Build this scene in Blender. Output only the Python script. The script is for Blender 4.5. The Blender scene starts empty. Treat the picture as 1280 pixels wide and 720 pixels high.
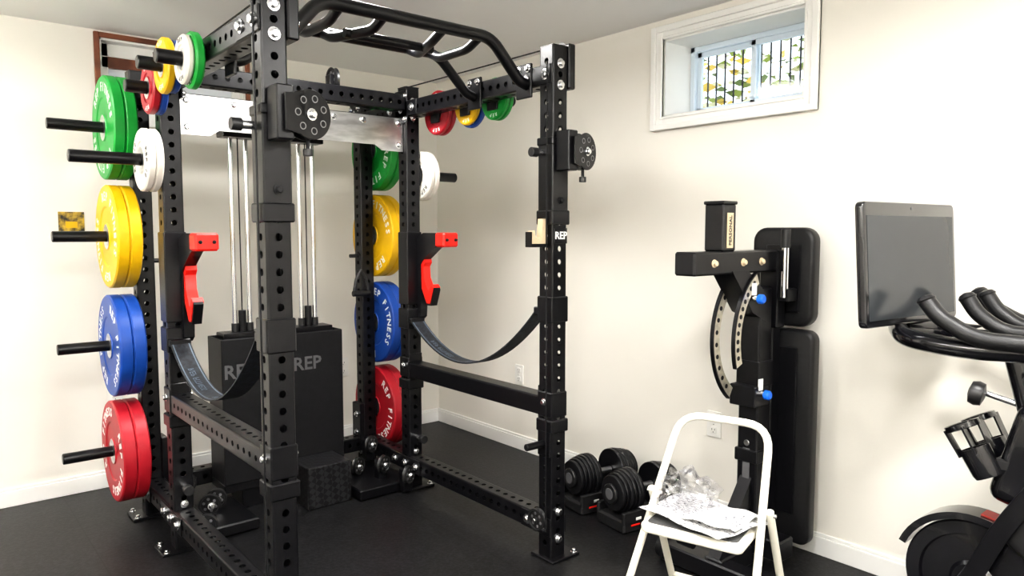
import bpy, bmesh, math, random
from mathutils import Vector, Matrix, noise
random.seed(7)
rad = math.radians
scene = bpy.context.scene
try:
    scene.view_settings.view_transform = 'Standard'
    scene.view_settings.exposure = 0.0
    scene.view_settings.look = 'Medium High Contrast'
except Exception as e:
    print(e)

# ------------------------------------------------------------------ materials
def mat(name, col, rough=0.5, metal=0.0, var=0.0, vscale=20.0, bump=0.0, bscale=200.0,
        coat=0.0, trans=0.0, emit=None, estr=0.0, spec=0.5, col2=None, mscale=None, pos=(0.38, 0.62)):
    m = bpy.data.materials.new(name); m.use_nodes = True
    nt = m.node_tree; b = nt.nodes['Principled BSDF']
    b.inputs['Base Color'].default_value = (*col, 1)
    b.inputs['Roughness'].default_value = rough
    b.inputs['Metallic'].default_value = metal
    b.inputs['Coat Weight'].default_value = coat
    b.inputs['Transmission Weight'].default_value = trans
    b.inputs['Specular IOR Level'].default_value = spec
    if emit:
        b.inputs['Emission Color'].default_value = (*emit, 1)
        b.inputs['Emission Strength'].default_value = estr
    tc = nt.nodes.new('ShaderNodeTexCoord')
    src = tc.outputs['Object']
    if mscale:
        mp = nt.nodes.new('ShaderNodeMapping'); mp.inputs['Scale'].default_value = mscale
        nt.links.new(src, mp.inputs['Vector']); src = mp.outputs['Vector']
    if var > 0 or col2:
        n = nt.nodes.new('ShaderNodeTexNoise'); n.inputs['Scale'].default_value = vscale
        n.inputs['Detail'].default_value = 4
        r = nt.nodes.new('ShaderNodeValToRGB')
        c2 = col2 if col2 else tuple(c*(1-var) for c in col)
        r.color_ramp.elements[0].position = pos[0]; r.color_ramp.elements[0].color = (*c2, 1)
        r.color_ramp.elements[1].position = pos[1]; r.color_ramp.elements[1].color = (*col, 1)
        nt.links.new(src, n.inputs['Vector'])
        nt.links.new(n.outputs['Fac'], r.inputs['Fac'])
        nt.links.new(r.outputs['Color'], b.inputs['Base Color'])
    if bump > 0:
        n2 = nt.nodes.new('ShaderNodeTexNoise'); n2.inputs['Scale'].default_value = bscale
        bp = nt.nodes.new('ShaderNodeBump'); bp.inputs['Strength'].default_value = bump
        bp.inputs['Distance'].default_value = 0.002
        nt.links.new(tc.outputs['Object'], n2.inputs['Vector'])
        nt.links.new(n2.outputs['Fac'], bp.inputs['Height'])
        nt.links.new(bp.outputs['Normal'], b.inputs['Normal'])
    return m

M_wall = mat('wall_paint', (0.88, 0.852, 0.785), 0.5, var=0.02, vscale=1.5, bump=0.12, bscale=120)
M_ceil = mat('ceiling_paint', (0.95, 0.945, 0.935), 0.7, var=0.015, vscale=2)
M_trim = mat('trim_white', (0.93, 0.925, 0.90), 0.35, var=0.02, vscale=5)
M_blk = mat('powder_coat_black', (0.0055, 0.0055, 0.007), 0.30, var=0.25, vscale=40, bump=0.12, bscale=500, spec=0.38)
M_blk2 = mat('matte_black', (0.008, 0.008, 0.0095), 0.5, var=0.2, vscale=30, spec=0.3)
M_gloss = mat('gloss_black', (0.006, 0.006, 0.008), 0.15, coat=0.4, var=0.1, vscale=10)
M_vinyl = mat('black_vinyl', (0.009, 0.009, 0.010), 0.40, var=0.2, vscale=60, bump=0.3, bscale=350, spec=0.38)
M_chrome = mat('chrome', (0.82, 0.82, 0.84), 0.12, 1.0, var=0.08, vscale=8)
M_steel = mat('brushed_steel', (0.74, 0.74, 0.75), 0.28, 1.0, var=0.3, vscale=9, mscale=(1, 1, 4))
M_zinc = mat('zinc_bolt', (0.84, 0.85, 0.87), 0.2, 1.0, var=0.1, vscale=50)
M_red = mat('plate_red', (0.40, 0.010, 0.022), 0.42, var=0.12, vscale=12)
M_blue = mat('plate_blue', (0.006, 0.060, 0.32), 0.42, var=0.12, vscale=12)
M_yel = mat('plate_yellow', (0.82, 0.48, 0.004), 0.42, var=0.08, vscale=12)
M_grn = mat('plate_green', (0.005, 0.31, 0.04), 0.42, var=0.12, vscale=12)
M_wht = mat('plate_white', (0.80, 0.77, 0.70), 0.45, var=0.05, vscale=12)
M_txtw = mat('print_white', (0.85, 0.85, 0.83), 0.5, var=0.02)
M_txtk = mat('print_dark', (0.05, 0.05, 0.05), 0.5, var=0.02)
M_txtg = mat('print_grey', (0.09, 0.09, 0.095), 0.5, var=0.02)
M_rim = mat('anodised_grey', (0.30, 0.30, 0.31), 0.35, 0.8, var=0.1)
M_denim = mat('strap_print', (0.12, 0.155, 0.20), 0.6, var=0.1)
M_jred = mat('bright_red', (0.80, 0.016, 0.008), 0.38, var=0.06)
M_strap = mat('strap_webbing', (0.018, 0.022, 0.030), 0.6, col2=(0.006, 0.007, 0.010), vscale=60, bump=0.4, bscale=400)
M_cream = mat('cream_enamel', (0.82, 0.79, 0.69), 0.3, var=0.03)
M_tread = mat('step_tread', (0.06, 0.06, 0.06), 0.7, var=0.2, bump=0.5, bscale=150)
M_knob = mat('blue_knob', (0.01, 0.15, 0.75), 0.35, var=0.05)
M_wood = mat('stained_wood', (0.22, 0.07, 0.03), 0.5, col2=(0.12, 0.035, 0.015), vscale=9)
M_vin = mat('window_vinyl', (0.76, 0.86, 0.96), 0.35, var=0.02)
M_out = mat('outlet_plastic', (0.85, 0.84, 0.80), 0.35, var=0.02)
M_scr = mat('screen_glass', (0.032, 0.036, 0.040), 0.14, var=0.05, vscale=3, spec=0.3)
M_paper = mat('printed_paper', (0.80, 0.80, 0.79), 0.6, col2=(0.10, 0.10, 0.12), vscale=1.0, mscale=(260, 70, 1), pos=(0.42, 0.49))
M_leafs = [mat('leaf_%d' % i, c, 0.7, var=0.2) for i, c in enumerate([(0.30, 0.38, 0.06), (0.70, 0.48, 0.07), (0.14, 0.20, 0.05), (0.75, 0.72, 0.5)])]
M_arc = mat('ladder_steel', (0.62, 0.58, 0.48), 0.35, 0.6, var=0.25, vscale=50)
M_tan = mat('tan_label', (0.62, 0.50, 0.33), 0.45, var=0.1, vscale=40)
M_stick = mat('sticker_art', (0.6, 0.4, 0.05), 0.5, col2=(0.02, 0.02, 0.02), vscale=28)
M_lamp = mat('added_lamp_diffuser', (1, 0.98, 0.94), 0.5, emit=(1, 0.975, 0.94), estr=8.0)  # glow of the added ceiling domes
M_blkplastic = mat('black_plastic', (0.014, 0.014, 0.015), 0.38, var=0.1)

# rubber floor with mat seams and flecks
M_floor = bpy.data.materials.new('rubber_floor'); M_floor.use_nodes = True
nt = M_floor.node_tree; b = nt.nodes['Principled BSDF']; L = nt.links.new
tc = nt.nodes.new('ShaderNodeTexCoord')
n1 = nt.nodes.new('ShaderNodeTexNoise'); n1.inputs['Scale'].default_value = 90; n1.inputs['Detail'].default_value = 6
n2 = nt.nodes.new('ShaderNodeTexNoise'); n2.inputs['Scale'].default_value = 2.2; n2.inputs['Detail'].default_value = 5
r1 = nt.nodes.new('ShaderNodeValToRGB')
r1.color_ramp.elements[0].position = 0.4; r1.color_ramp.elements[0].color = (0.005, 0.005, 0.0055, 1)
r1.color_ramp.elements[1].position = 0.72; r1.color_ramp.elements[1].color = (0.022, 0.022, 0.024, 1)
r2 = nt.nodes.new('ShaderNodeValToRGB')
r2.color_ramp.elements[0].color = (0.7, 0.7, 0.7, 1); r2.color_ramp.elements[1].color = (1.4, 1.4, 1.4, 1)
mx = nt.nodes.new('ShaderNodeMix'); mx.data_type = 'RGBA'; mx.blend_type = 'MULTIPLY'; mx.inputs[0].default_value = 1
br = nt.nodes.new('ShaderNodeTexBrick'); br.offset = 0.0; br.inputs['Scale'].default_value = 1.0
br.inputs['Brick Width'].default_value = 1.22; br.inputs['Row Height'].default_value = 1.83
br.inputs['Mortar Size'].default_value = 0.003
br.inputs['Color1'].default_value = (1, 1, 1, 1); br.inputs['Color2'].default_value = (0.92, 0.92, 0.92, 1)
br.inputs['Mortar'].default_value = (0.3, 0.3, 0.3, 1)
mx2 = nt.nodes.new('ShaderNodeMix'); mx2.data_type = 'RGBA'; mx2.blend_type = 'MULTIPLY'; mx2.inputs[0].default_value = 1
bp = nt.nodes.new('ShaderNodeBump'); bp.inputs['Strength'].default_value = 0.3; bp.inputs['Distance'].default_value = 0.002
L(tc.outputs['Object'], n1.inputs['Vector']); L(tc.outputs['Object'], n2.inputs['Vector']); L(tc.outputs['Object'], br.inputs['Vector'])
L(n1.outputs['Fac'], r1.inputs['Fac']); L(n2.outputs['Fac'], r2.inputs['Fac'])
L(r1.outputs['Color'], mx.inputs[6]); L(r2.outputs['Color'], mx.inputs[7])
L(mx.outputs[2], mx2.inputs[6]); L(br.outputs['Color'], mx2.inputs[7])
L(mx2.outputs[2], b.inputs['Base Color']); L(n1.outputs['Fac'], bp.inputs['Height']); L(bp.outputs['Normal'], b.inputs['Normal'])
b.inputs['Roughness'].default_value = 0.42; b.inputs['Specular IOR Level'].default_value = 0.28

M_dia = bpy.data.materials.new('diamond_plate'); M_dia.use_nodes = True
nt = M_dia.node_tree; b = nt.nodes['Principled BSDF']; L = nt.links.new
tc = nt.nodes.new('ShaderNodeTexCoord'); ck = nt.nodes.new('ShaderNodeTexChecker'); ck.inputs['Scale'].default_value = 45
mp = nt.nodes.new('ShaderNodeMapping'); mp.inputs['Rotation'].default_value = (0.6, 0.7, 0.785)
ck.inputs['Color1'].default_value = (0.03, 0.03, 0.033, 1); ck.inputs['Color2'].default_value = (0.010, 0.010, 0.011, 1)
L(tc.outputs['Object'], mp.inputs['Vector']); L(mp.outputs['Vector'], ck.inputs['Vector']); L(ck.outputs['Color'], b.inputs['Base Color'])
b.inputs['Roughness'].default_value = 0.35; b.inputs['Metallic'].default_value = 0.3

def thin_glass(name, fac, tint):
    m = bpy.data.materials.new(name); m.use_nodes = True
    nt = m.node_tree; nt.nodes.clear()
    o = nt.nodes.new('ShaderNodeOutputMaterial'); t = nt.nodes.new('ShaderNodeBsdfTransparent'); t.inputs[0].default_value = (*tint, 1)
    g = nt.nodes.new('ShaderNodeBsdfGlossy'); g.inputs['Roughness'].default_value = 0.08
    x = nt.nodes.new('ShaderNodeMixShader'); x.inputs[0].default_value = fac
    nt.links.new(t.outputs[0], x.inputs[1]); nt.links.new(g.outputs[0], x.inputs[2]); nt.links.new(x.outputs[0], o.inputs[0])
    return m
M_glass = thin_glass('window_glass', 0.06, (0.97, 0.99, 1.0))
M_bag = thin_glass('clear_plastic_film', 0.22, (0.93, 0.93, 0.95))

# ------------------------------------------------------------------ mesh builder
def frame_z(d):
    d = Vector(d).normalized()
    up = Vector((0, 0, 1)) if abs(d.z) < 0.95 else Vector((0, 1, 0))
    x = up.cross(d).normalized(); y = d.cross(x)
    return Matrix((x, y, d)).transposed()

class MB:
    def __init__(s): s.v = []; s.f = []; s.m = []; s.mats = []
    def mi(s, m):
        if m not in s.mats: s.mats.append(m)
        return s.mats.index(m)
    def add(s, vs, fs, m, M=None):
        o = len(s.v); k = s.mi(m)
        for p in vs:
            p = Vector(p)
            s.v.append(M @ p if M is not None else p)
        for f in fs:
            s.f.append([i+o for i in f]); s.m.append(k)
    def box(s, c, size, m, bev=0.003, R=None):
        hx, hy, hz = [a/2 for a in size]
        M = Matrix.Translation(Vector(c))
        if R is not None: M = M @ R.to_4x4()
        b_ = min(bev, hx*0.9, hy*0.9, hz*0.9)
        if b_ <= 0:
            vs = [(x*hx, y*hy, z*hz) for x in (-1, 1) for y in (-1, 1) for z in (-1, 1)]
            fs = [(0, 1, 3, 2), (4, 6, 7, 5), (0, 4, 5, 1), (2, 3, 7, 6), (0, 2, 6, 4), (1, 5, 7, 3)]
            s.add(vs, fs, m, M); return
        vs = []; idx = {}
        for x in (-1, 1):
            for y in (-1, 1):
                for z in (-1, 1):
                    for a in range(3):
                        p = [x*(hx-b_), y*(hy-b_), z*(hz-b_)]
                        p[a] = (x, y, z)[a]*(hx, hy, hz)[a]
                        idx[(x, y, z, a)] = len(vs); vs.append(p)
        fs = []
        I = lambda t, a: idx[(t[0], t[1], t[2], a)]
        for a in range(3):
            o1, o2 = [k for k in range(3) if k != a]
            for sg in (-1, 1):
                q = []
                for (u, w) in ((-1, -1), (1, -1), (1, 1), (-1, 1)):
                    t = [0, 0, 0]; t[a] = sg; t[o1] = u; t[o2] = w; q.append(I(t, a))
                fs.append(q)
            for u in (-1, 1):
                for w in (-1, 1):
                    t0 = [0, 0, 0]; t0[o1] = u; t0[o2] = w
                    ta = list(t0); ta[a] = -1; tb = list(t0); tb[a] = 1
                    fs.append((I(ta, o1), I(tb, o1), I(tb, o2), I(ta, o2)))
        for x in (-1, 1):
            for y in (-1, 1):
                for z in (-1, 1):
                    fs.append([idx[(x, y, z, a)] for a in range(3)])
        s.add(vs, fs, m, M)
    def lathe(s, prof, origin, axis, m, seg=28, closed=False):
        R = frame_z(axis); O = Vector(origin)
        n = len(prof); vs = []
        for p in prof:
            for k in range(seg):
                a = 2*math.pi*k/seg
                vs.append(O + R @ Vector((p[0]*math.cos(a), p[0]*math.sin(a), p[1])))
        rng = n if closed else n-1
        bym = {}
        for i in range(rng):
            j = (i+1) % n
            mm = prof[i][2] if len(prof[i]) > 2 else m
            for k in range(seg):
                k2 = (k+1) % seg
                bym.setdefault(mm, []).append((i*seg+k, i*seg+k2, j*seg+k2, j*seg+k))
        if not closed:
            bym.setdefault(m, [])
            if prof[0][0] > 1e-6: bym[m].append(list(range(seg)))
            if prof[-1][0] > 1e-6: bym[m].append([(n-1)*seg+k for k in range(seg)])
        for mm, fs in bym.items():
            s.add(vs, fs, mm)
    def cyl(s, p0, p1, r, m, r1=None, seg=20, bev=0.0015):
        p0 = Vector(p0); p1 = Vector(p1); Ln = (p1-p0).length; r1 = r if r1 is None else r1
        bv = min(bev, r*0.4, r1*0.4, Ln*0.3)
        s.lathe([(r-bv, 0), (r, bv), (r1, Ln-bv), (r1-bv, Ln)], p0, p1-p0, m, seg)
    def pipe(s, pts, r, m, seg=12, fil=0.0, rect=None):
        pts = [Vector(p) for p in pts]
        if fil > 0: pts = fillet(pts, fil)
        n = len(pts)
        T = [(pts[min(i+1, n-1)]-pts[max(i-1, 0)]).normalized() for i in range(n)]
        R0 = frame_z(T[0]); x = R0.col[0].copy()
        vs = []
        prof = [(r*math.cos(2*math.pi*k/seg), r*math.sin(2*math.pi*k/seg)) for k in range(seg)]
        if rect:
            a, b_ = rect[0]/2, rect[1]/2; c = min(a, b_)*0.2
            prof = [(a, -b_+c), (a, b_-c), (a-c, b_), (-a+c, b_), (-a, b_-c), (-a, -b_+c), (-a+c, -b_), (a-c, -b_)]
        sg = len(prof)
        for i in range(n):
            x = (x - T[i]*x.dot(T[i])).normalized(); y = T[i].cross(x)
            for (u, w) in prof: vs.append(pts[i] + x*u + y*w)
        fs = [(i*sg+k, i*sg+(k+1) % sg, (i+1)*sg+(k+1) % sg, (i+1)*sg+k) for i in range(n-1) for k in range(sg)]
        fs.append(list(range(sg))); fs.append([(n-1)*sg+k for k in range(sg)])
        s.add(vs, fs, m)
    def prism(s, poly, t, m, M):
        n = len(poly)
        vs = [(p[0], p[1], -t/2) for p in poly]+[(p[0], p[1], t/2) for p in poly]
        fs = [list(range(n)), list(range(n, 2*n))]+[(i, (i+1) % n, (i+1) % n+n, i+n) for i in range(n)]
        s.add(vs, fs, m, M)
    def pad(s, c, w, h, t, cr, er, m, R=None):
        M = Matrix.Translation(Vector(c))
        if R is not None: M = M @ R.to_4x4()
        def ring(ins, z):
            out = []; r = max(cr-ins, 0.001)
            for (sx, sy, a0) in ((1, 1, 0), (-1, 1, 90), (-1, -1, 180), (1, -1, 270)):
                for k in range(7):
                    a = rad(a0+15*k)
                    out.append((sx*(w/2-ins-r)+r*math.cos(a), sy*(h/2-ins-r)+r*math.sin(a), z))
            return out
        lay = []
        for k in range(5):
            a = rad(90*k/4); lay.append((er*(1-math.sin(a)), -t/2+er*(1-math.cos(a))))
        lay2 = [(i, -z) for (i, z) in reversed(lay)]
        rings = [ring(i, z) for (i, z) in lay+lay2]
        vs = [p for r_ in rings for p in r_]; n = 28
        fs = [(i*n+k, i*n+(k+1) % n, (i+1)*n+(k+1) % n, (i+1)*n+k) for i in range(len(rings)-1) for k in range(n)]
        fs.append(list(range(n))); fs.append([(len(rings)-1)*n+k for k in range(n)])
        s.add(vs, fs, m, M)
    def holetube(s, p0, p1, w, m, r=0.0115, sp=0.0508, sides=(1, 1, 1, 1), start=0.0):
        p0 = Vector(p0); p1 = Vector(p1); Ln = (p1-p0).length
        M = Matrix.Translation(p0) @ frame_z(p1-p0).to_4x4()
        c = 0.006; hw = w/2-c
        n = int((Ln-start-0.01)/sp); z0 = start + (Ln-start-n*sp)/2
        for i in range(4):
            Rz = Matrix.Rotation(math.pi/2*i, 4, 'Z')
            MM = M @ Rz; x = w/2
            if not sides[i]:
                s.add([(x, -hw, 0), (x, hw, 0), (x, hw, Ln), (x, -hw, Ln)], [(0, 1, 2, 3)], m, MM)
            else:
                vs = []; fs = []
                vs += [(x, -hw, 0), (x, hw, 0), (x, hw, z0), (x, -hw, z0), (x, -hw, z0+n*sp), (x, hw, z0+n*sp), (x, hw, Ln), (x, -hw, Ln)]
                fs += [(0, 1, 2, 3), (4, 5, 6, 7)]
                for k in range(n):
                    zc = z0+(k+0.5)*sp; h = sp/2; o = len(vs)
                    cor = [(hw, h), (-hw, h), (-hw, -h), (hw, -h)]
                    outer = []
                    for q in range(4):
                        a = cor[q]; b2 = cor[(q+1) % 4]
                        for t in (0, 1/3, 2/3): outer.append((a[0]+(b2[0]-a[0])*t, a[1]+(b2[1]-a[1])*t))
                    for (y, z) in outer: vs.append((x, y, zc+z))
                    for q in range(12):
                        a = rad(45+30*q); vs.append((x, r*math.cos(a), zc+r*math.sin(a)))
                    for q in range(12):
                        a = rad(45+30*q); vs.append((x-0.005, r*math.cos(a), zc+r*math.sin(a)))
                    for q in range(12):
                        q2 = (q+1) % 12
                        fs.append((o+q, o+q2, o+12+q2, o+12+q)); fs.append((o+12+q, o+12+q2, o+24+q2, o+24+q))
                s.add(vs, fs, m, MM)
            vs = []
            for k in range(4):
                a = rad(30*k); vs += [(hw+c*math.cos(a), hw+c*math.sin(a), 0), (hw+c*math.cos(a), hw+c*math.sin(a), Ln)]
            s.add(vs, [(2*k, 2*k+2, 2*k+3, 2*k+1) for k in range(3)], m, MM)
    def bolt(s, p, d, r=0.013, m=None):
        m = m or M_zinc; p = Vector(p); d = Vector(d).normalized()
        s.lathe([(r*1.45, 0), (r*1.45, 0.003), (r*0.98, 0.0035), (r*0.98, 0.011), (r*0.7, 0.014)], p, d, m, 12)
    def obj(s, name, parent=None, sharp=35):
        me = bpy.data.meshes.new(name)
        c = Vector((0, 0, 0))
        if s.v and parent is None:
            lo = Vector([min(v[i] for v in s.v) for i in range(3)]); hi = Vector([max(v[i] for v in s.v) for i in range(3)])
            c = (lo+hi)/2
        me.from_pydata([v-c for v in s.v], [], s.f)
        for m in s.mats: me.materials.append(m)
        me.polygons.foreach_set('material_index', s.m)
        me.update()
        bm = bmesh.new(); bm.from_mesh(me)
        bmesh.ops.recalc_face_normals(bm, faces=bm.faces)
        bm.to_mesh(me); bm.free()
        me.polygons.foreach_set('use_smooth', [True]*len(me.polygons))
        me.set_sharp_from_angle(angle=rad(sharp))
        o = bpy.data.objects.new(name, me); scene.collection.objects.link(o)
        o.location = c
        if parent is not None:
            o.parent = parent; o.location = -parent.location
        return o

def fillet(pts, r, n=6):
    out = [pts[0]]
    for i in range(1, len(pts)-1):
        a, b_, c = pts[i-1], pts[i], pts[i+1]
        d1 = (a-b_); d2 = (c-b_); rr = min(r, d1.length*0.45, d2.length*0.45)
        p = b_+d1.normalized()*rr; q = b_+d2.normalized()*rr
        for k in range(n+1):
            t = k/n; out.append(p*(1-t)**2+b_*2*t*(1-t)+q*t*t)
    out.append(pts[-1]); return out

def empty(name, loc):
    e = bpy.data.objects.new(name, None); e.location = loc; e.empty_display_size = 0.1
    scene.collection.objects.link(e); return e

_tc = {}
def glyph(txt, size, ext=0.0006):
    k = (txt, size)
    if k in _tc: return _tc[k]
    cu = bpy.data.curves.new('g', 'FONT'); cu.body = txt; cu.size = size; cu.extrude = ext
    cu.align_x = 'CENTER'; cu.align_y = 'CENTER'; cu.resolution_u = 2; cu.offset = size*0.02
    o = bpy.data.objects.new('g', cu); scene.collection.objects.link(o)
    bpy.context.view_layer.update()
    dg = bpy.context.evaluated_depsgraph_get(); ev = o.evaluated_get(dg); me = ev.to_mesh()
    vs = [v.co.copy() for v in me.vertices]; fs = [list(p.vertices) for p in me.polygons]
    ev.to_mesh_clear(); bpy.data.objects.remove(o); bpy.data.curves.remove(cu)
    _tc[k] = (vs, fs); return _tc[k]

def facing(normal, up=(0, 0, 1)):
    z = Vector(normal).normalized(); x = Vector(up).cross(z).normalized(); y = z.cross(x)
    return Matrix((x, y, z)).transposed()

# ------------------------------------------------------------------ room
X0, X1, Y0, Y1, H = -1.7, 2.78, -1.9, 4.10, 2.29
WT = 0.25
f = MB(); f.box(((X0+X1)/2, (Y0+Y1)/2, -0.05), (X1-X0+2*WT, Y1-Y0+2*WT, 0.1), M_floor, 0); f.obj('floor')
f = MB(); f.box(((X0+X1)/2, (Y0+Y1)/2, H+0.05), (X1-X0+2*WT, Y1-Y0+2*WT, 0.1), M_ceil, 0); f.obj('ceiling')
def bx(b_, x0, x1, y0, y1, z0, z1, m, bev=0.0):
    b_.box(((x0+x1)/2, (y0+y1)/2, (z0+z1)/2), (x1-x0, y1-y0, z1-z0), m, bev)
wy0, wy1, wz0, wz1 = 1.500, 2.200, 1.840, 2.195
w = MB()
bx(w, X1, X1+WT, Y0-WT, wy0, 0, H, M_wall); bx(w, X1, X1+WT, wy1, Y1+WT, 0, H, M_wall)
bx(w, X1, X1+WT, wy0, wy1, 0, wz0, M_wall); bx(w, X1, X1+WT, wy0, wy1, wz1, H, M_wall)
w.obj('wall_right')
bx0, bx1, bz0, bz1 = 0.785, 1.50, 1.86, 2.255
w = MB()
bx(w, X0-WT, bx0, Y1, Y1+WT, 0, H, M_wall); bx(w, bx1, X1, Y1, Y1+WT, 0, H, M_wall)
bx(w, bx0, bx1, Y1, Y1+WT, 0, bz0, M_wall); bx(w, bx0, bx1, Y1, Y1+WT, bz1, H, M_wall)
w.obj('wall_back')
w = MB(); bx(w, X0-WT, X0, Y0-WT, Y1, 0, H, M_wall); w.obj('wall_left')
w = MB(); bx(w, X0, X1, Y0-WT, Y0, 0, H, M_wall); w.obj('wall_front')
def baseboard(name, x0, x1, y0, y1, inward):
    w = MB(); bx(w, x0, x1, y0, y1, 0, 0.075, M_trim, 0.002)
    s_ = 0.005
    ax0, ax1, ay0, ay1 = x0, x1, y0, y1
    if inward == '-y': ay0 += s_
    if inward == '-x': ax0 += s_
    if inward == '+x': ax1 -= s_
    if inward == '+y': ay1 -= s_
    bx(w, ax0, ax1, ay0, ay1, 0.075, 0.09, M_trim, 0.003)
    w.obj(name)
baseboard('baseboard_back', X0, X1-0.014, Y1-0.014, Y1, '-y')
baseboard('baseboard_right', X1-0.014, X1, Y0, Y1, '-x')
baseboard('baseboard_left', X0, X0+0.014, Y0, Y1-0.014, '+x')
baseboard('baseboard_front', X0+0.014, X1-0.014, Y0, Y0+0.014, '+y')

# window 1 (right wall)
e = empty('window_1', (X1, 1.85, 2.02))
w = MB()
def casing(w, a0, a1, z0, z1, plane, m, wd=0.06):
    for (i0, i1, d) in ((0.0, wd, 0.014), (wd*0.55, wd, 0.026), (0.0, 0.012, 0.020)):
        plane(w, a0-i1, a0-i0, z0-i1, z1+i1, d, m); plane(w, a1+i0, a1+i1, z0-i1, z1+i1, d, m)
        plane(w, a0-i0, a1+i0, z0-i1, z0-i0, d, m); plane(w, a0-i0, a1+i0, z1+i0, z1+i1, d, m)
def pl_right(w, a0, a1, z0, z1, d, m): bx(w, X1-d, X1, a0, a1, z0, min(z1, H-0.001), m, 0.003)
casing(w, wy0, wy1, wz0, wz1, pl_right, M_trim, 0.062)
w.obj('casing', e)
w = MB()
t = 0.008
bx(w, X1, X1+WT, wy0, wy0+t, wz0, wz1, M_trim); bx(w, X1, X1+WT, wy1-t, wy1, wz0, wz1, M_trim)
bx(w, X1, X1+WT, wy0, wy1, wz0, wz0+t, M_trim); bx(w, X1, X1+WT, wy0, wy1, wz1-t, wz1, M_trim)
w.obj('jamb_liner', e)
w = MB()
xa, xb = X1+0.19, X1+0.24
fy0, fy1, fz0, fz1 = wy0+t, wy1-t, wz0+t, wz1-t
fw_ = 0.026
bx(w, xa, xb, fy0, fy0+fw_, fz0, fz1, M_vin, 0.003); bx(w, xa, xb, fy1-fw_, fy1, fz0, fz1, M_vin, 0.003)
bx(w, xa, xb, fy0, fy1, fz0, fz0+fw_, M_vin, 0.003); bx(w, xa, xb, fy0, fy1, fz1-fw_, fz1, M_vin, 0.003)
ym = (fy0+fy1)/2
for (a, b2, off) in ((fy0+fw_, ym+0.015, 0.004), (ym-0.015, fy1-fw_, 0.022)):
    s2 = 0.024; c0 = xa+off; c1 = c0+0.018
    z0, z1 = fz0+fw_, fz1-fw_
    bx(w, c0, c1, a, a+s2, z0, z1, M_vin, 0.002); bx(w, c0, c1, b2-s2, b2, z0, z1, M_vin, 0.002)
    bx(w, c0, c1, a, b2, z0, z0+s2, M_vin, 0.002); bx(w, c0, c1, a, b2, z1-s2, z1, M_vin, 0.002)
w.box((xa-0.004, ym, fz0+0.06), (0.014, 0.03, 0.012), M_vin)
w.obj('sashes', e)
w = MB()
bx(w, xa+0.012, xa+0.014, fy0+0.05, ym, fz0+0.05, fz1-0.05, M_glass); bx(w, xa+0.030, xa+0.032, ym, fy1-0.05, fz0+0.05, fz1-0.05, M_glass)
w.obj('glass', e)
w = MB()
k = 1.2
while k < 2.9:
    w.cyl((X1+0.42, k, 1.70), (X1+0.42, k, 2.45), 0.0045, M_blk2, seg=8); k += 0.050
w.box((X1+0.42, 2.05, 1.72), (0.02, 1.8, 0.02), M_blk2); w.box((X1+0.42, 2.05, 2.43), (0.02, 1.8, 0.02), M_blk2)
w.box((X1+0.42, 1.16, 1.2), (0.05, 0.05, 2.5), M_blk2); w.box((X1+0.42, 2.94, 1.2), (0.05, 0.05, 2.5), M_blk2)
w.obj('window_security_bars')
w = MB()
for i in range(5200):
    p = Vector((random.uniform(3.9, 5.2), random.uniform(0.6, 5.2), random.uniform(0.1, 3.6)))
    s_ = random.uniform(0.03, 0.07)
    R = Matrix.Rotation(random.uniform(0, 6.28), 4, 'Z') @ Matrix.Rotation(random.uniform(0, 3.1), 4, 'X')
    w.add([(-s_, 0, 0), (0, -s_*0.5, 0.01), (s_, 0, 0), (0, s_*0.5, 0.01)], [(0, 1, 2, 3)], random.choice(M_leafs), Matrix.Translation(p) @ R)
for i in range(10):
    y = 0.8+i*0.45; w.pipe([(4.9, y, 0), (4.95, y+0.1, 1.5), (4.85, y-0.1, 3.6)], 0.007, M_wood, seg=6)
w.obj('garden_hedge')
g = MB(); bx(g, X1+WT, 8, -3, 9, -0.1, 0, mat('garden_soil', (0.45, 0.42, 0.33), 0.9, var=0.3)); g.obj('garden_ground')

# window 2 (back wall, stained wood frame)
e = empty('window_2', (1.14, Y1, 2.05))
w = MB()
d = 0.018; cw = 0.024
bx(w, bx0-cw, bx0, Y1-d, Y1, bz0-cw, min(bz1+cw, H-0.002), M_wood, 0.002); bx(w, bx1, bx1+cw, Y1-d, Y1, bz0-cw, bz1+0.03, M_wood, 0.002)
bx(w, bx0, bx1, Y1-d, Y1, bz1, min(bz1+cw, H-0.002), M_wood, 0.002); bx(w, bx0, bx1, Y1-d, Y1, bz0-cw, bz0, M_trim, 0.002)
bx(w, bx0, bx1, Y1, Y1+WT, bz1-0.01, bz1, M_trim); bx(w, bx0, bx1, Y1, Y1+WT, bz0, bz0+0.01, M_trim)
bx(w, bx0, bx0+0.01, Y1, Y1+WT, bz0, bz1, M_trim); bx(w, bx1-0.01, bx1, Y1, Y1+WT, bz0, bz1, M_trim)
ya, yb = Y1+0.06, Y1+0.10
bx(w, bx0, bx1, ya, yb, bz1-0.13, bz1-0.075, M_wood, 0.002); bx(w, bx0, bx1, ya, yb, bz1-0.075, bz1-0.01, M_trim, 0.002); bx(w, bx0, bx1, ya, yb, bz0+0.01, bz0+0.06, M_trim, 0.002)
bx(w, bx0, bx0+0.05, ya, yb, bz0, bz1, M_trim, 0.002); bx(w, bx1-0.05, bx1, ya, yb, bz0, bz1, M_trim, 0.002)
bx(w, 1.12, 1.16, ya, yb, bz0, bz1, M_trim, 0.002)
w.obj('frame', e)
w = MB(); bx(w, bx0+0.03, bx1-0.03, ya+0.018, ya+0.022, bz0+0.03, bz1-0.03, mat('frosted_pane', (0.85, 0.88, 0.9), 0.5, trans=0.2)); w.obj('pane', e)

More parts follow.
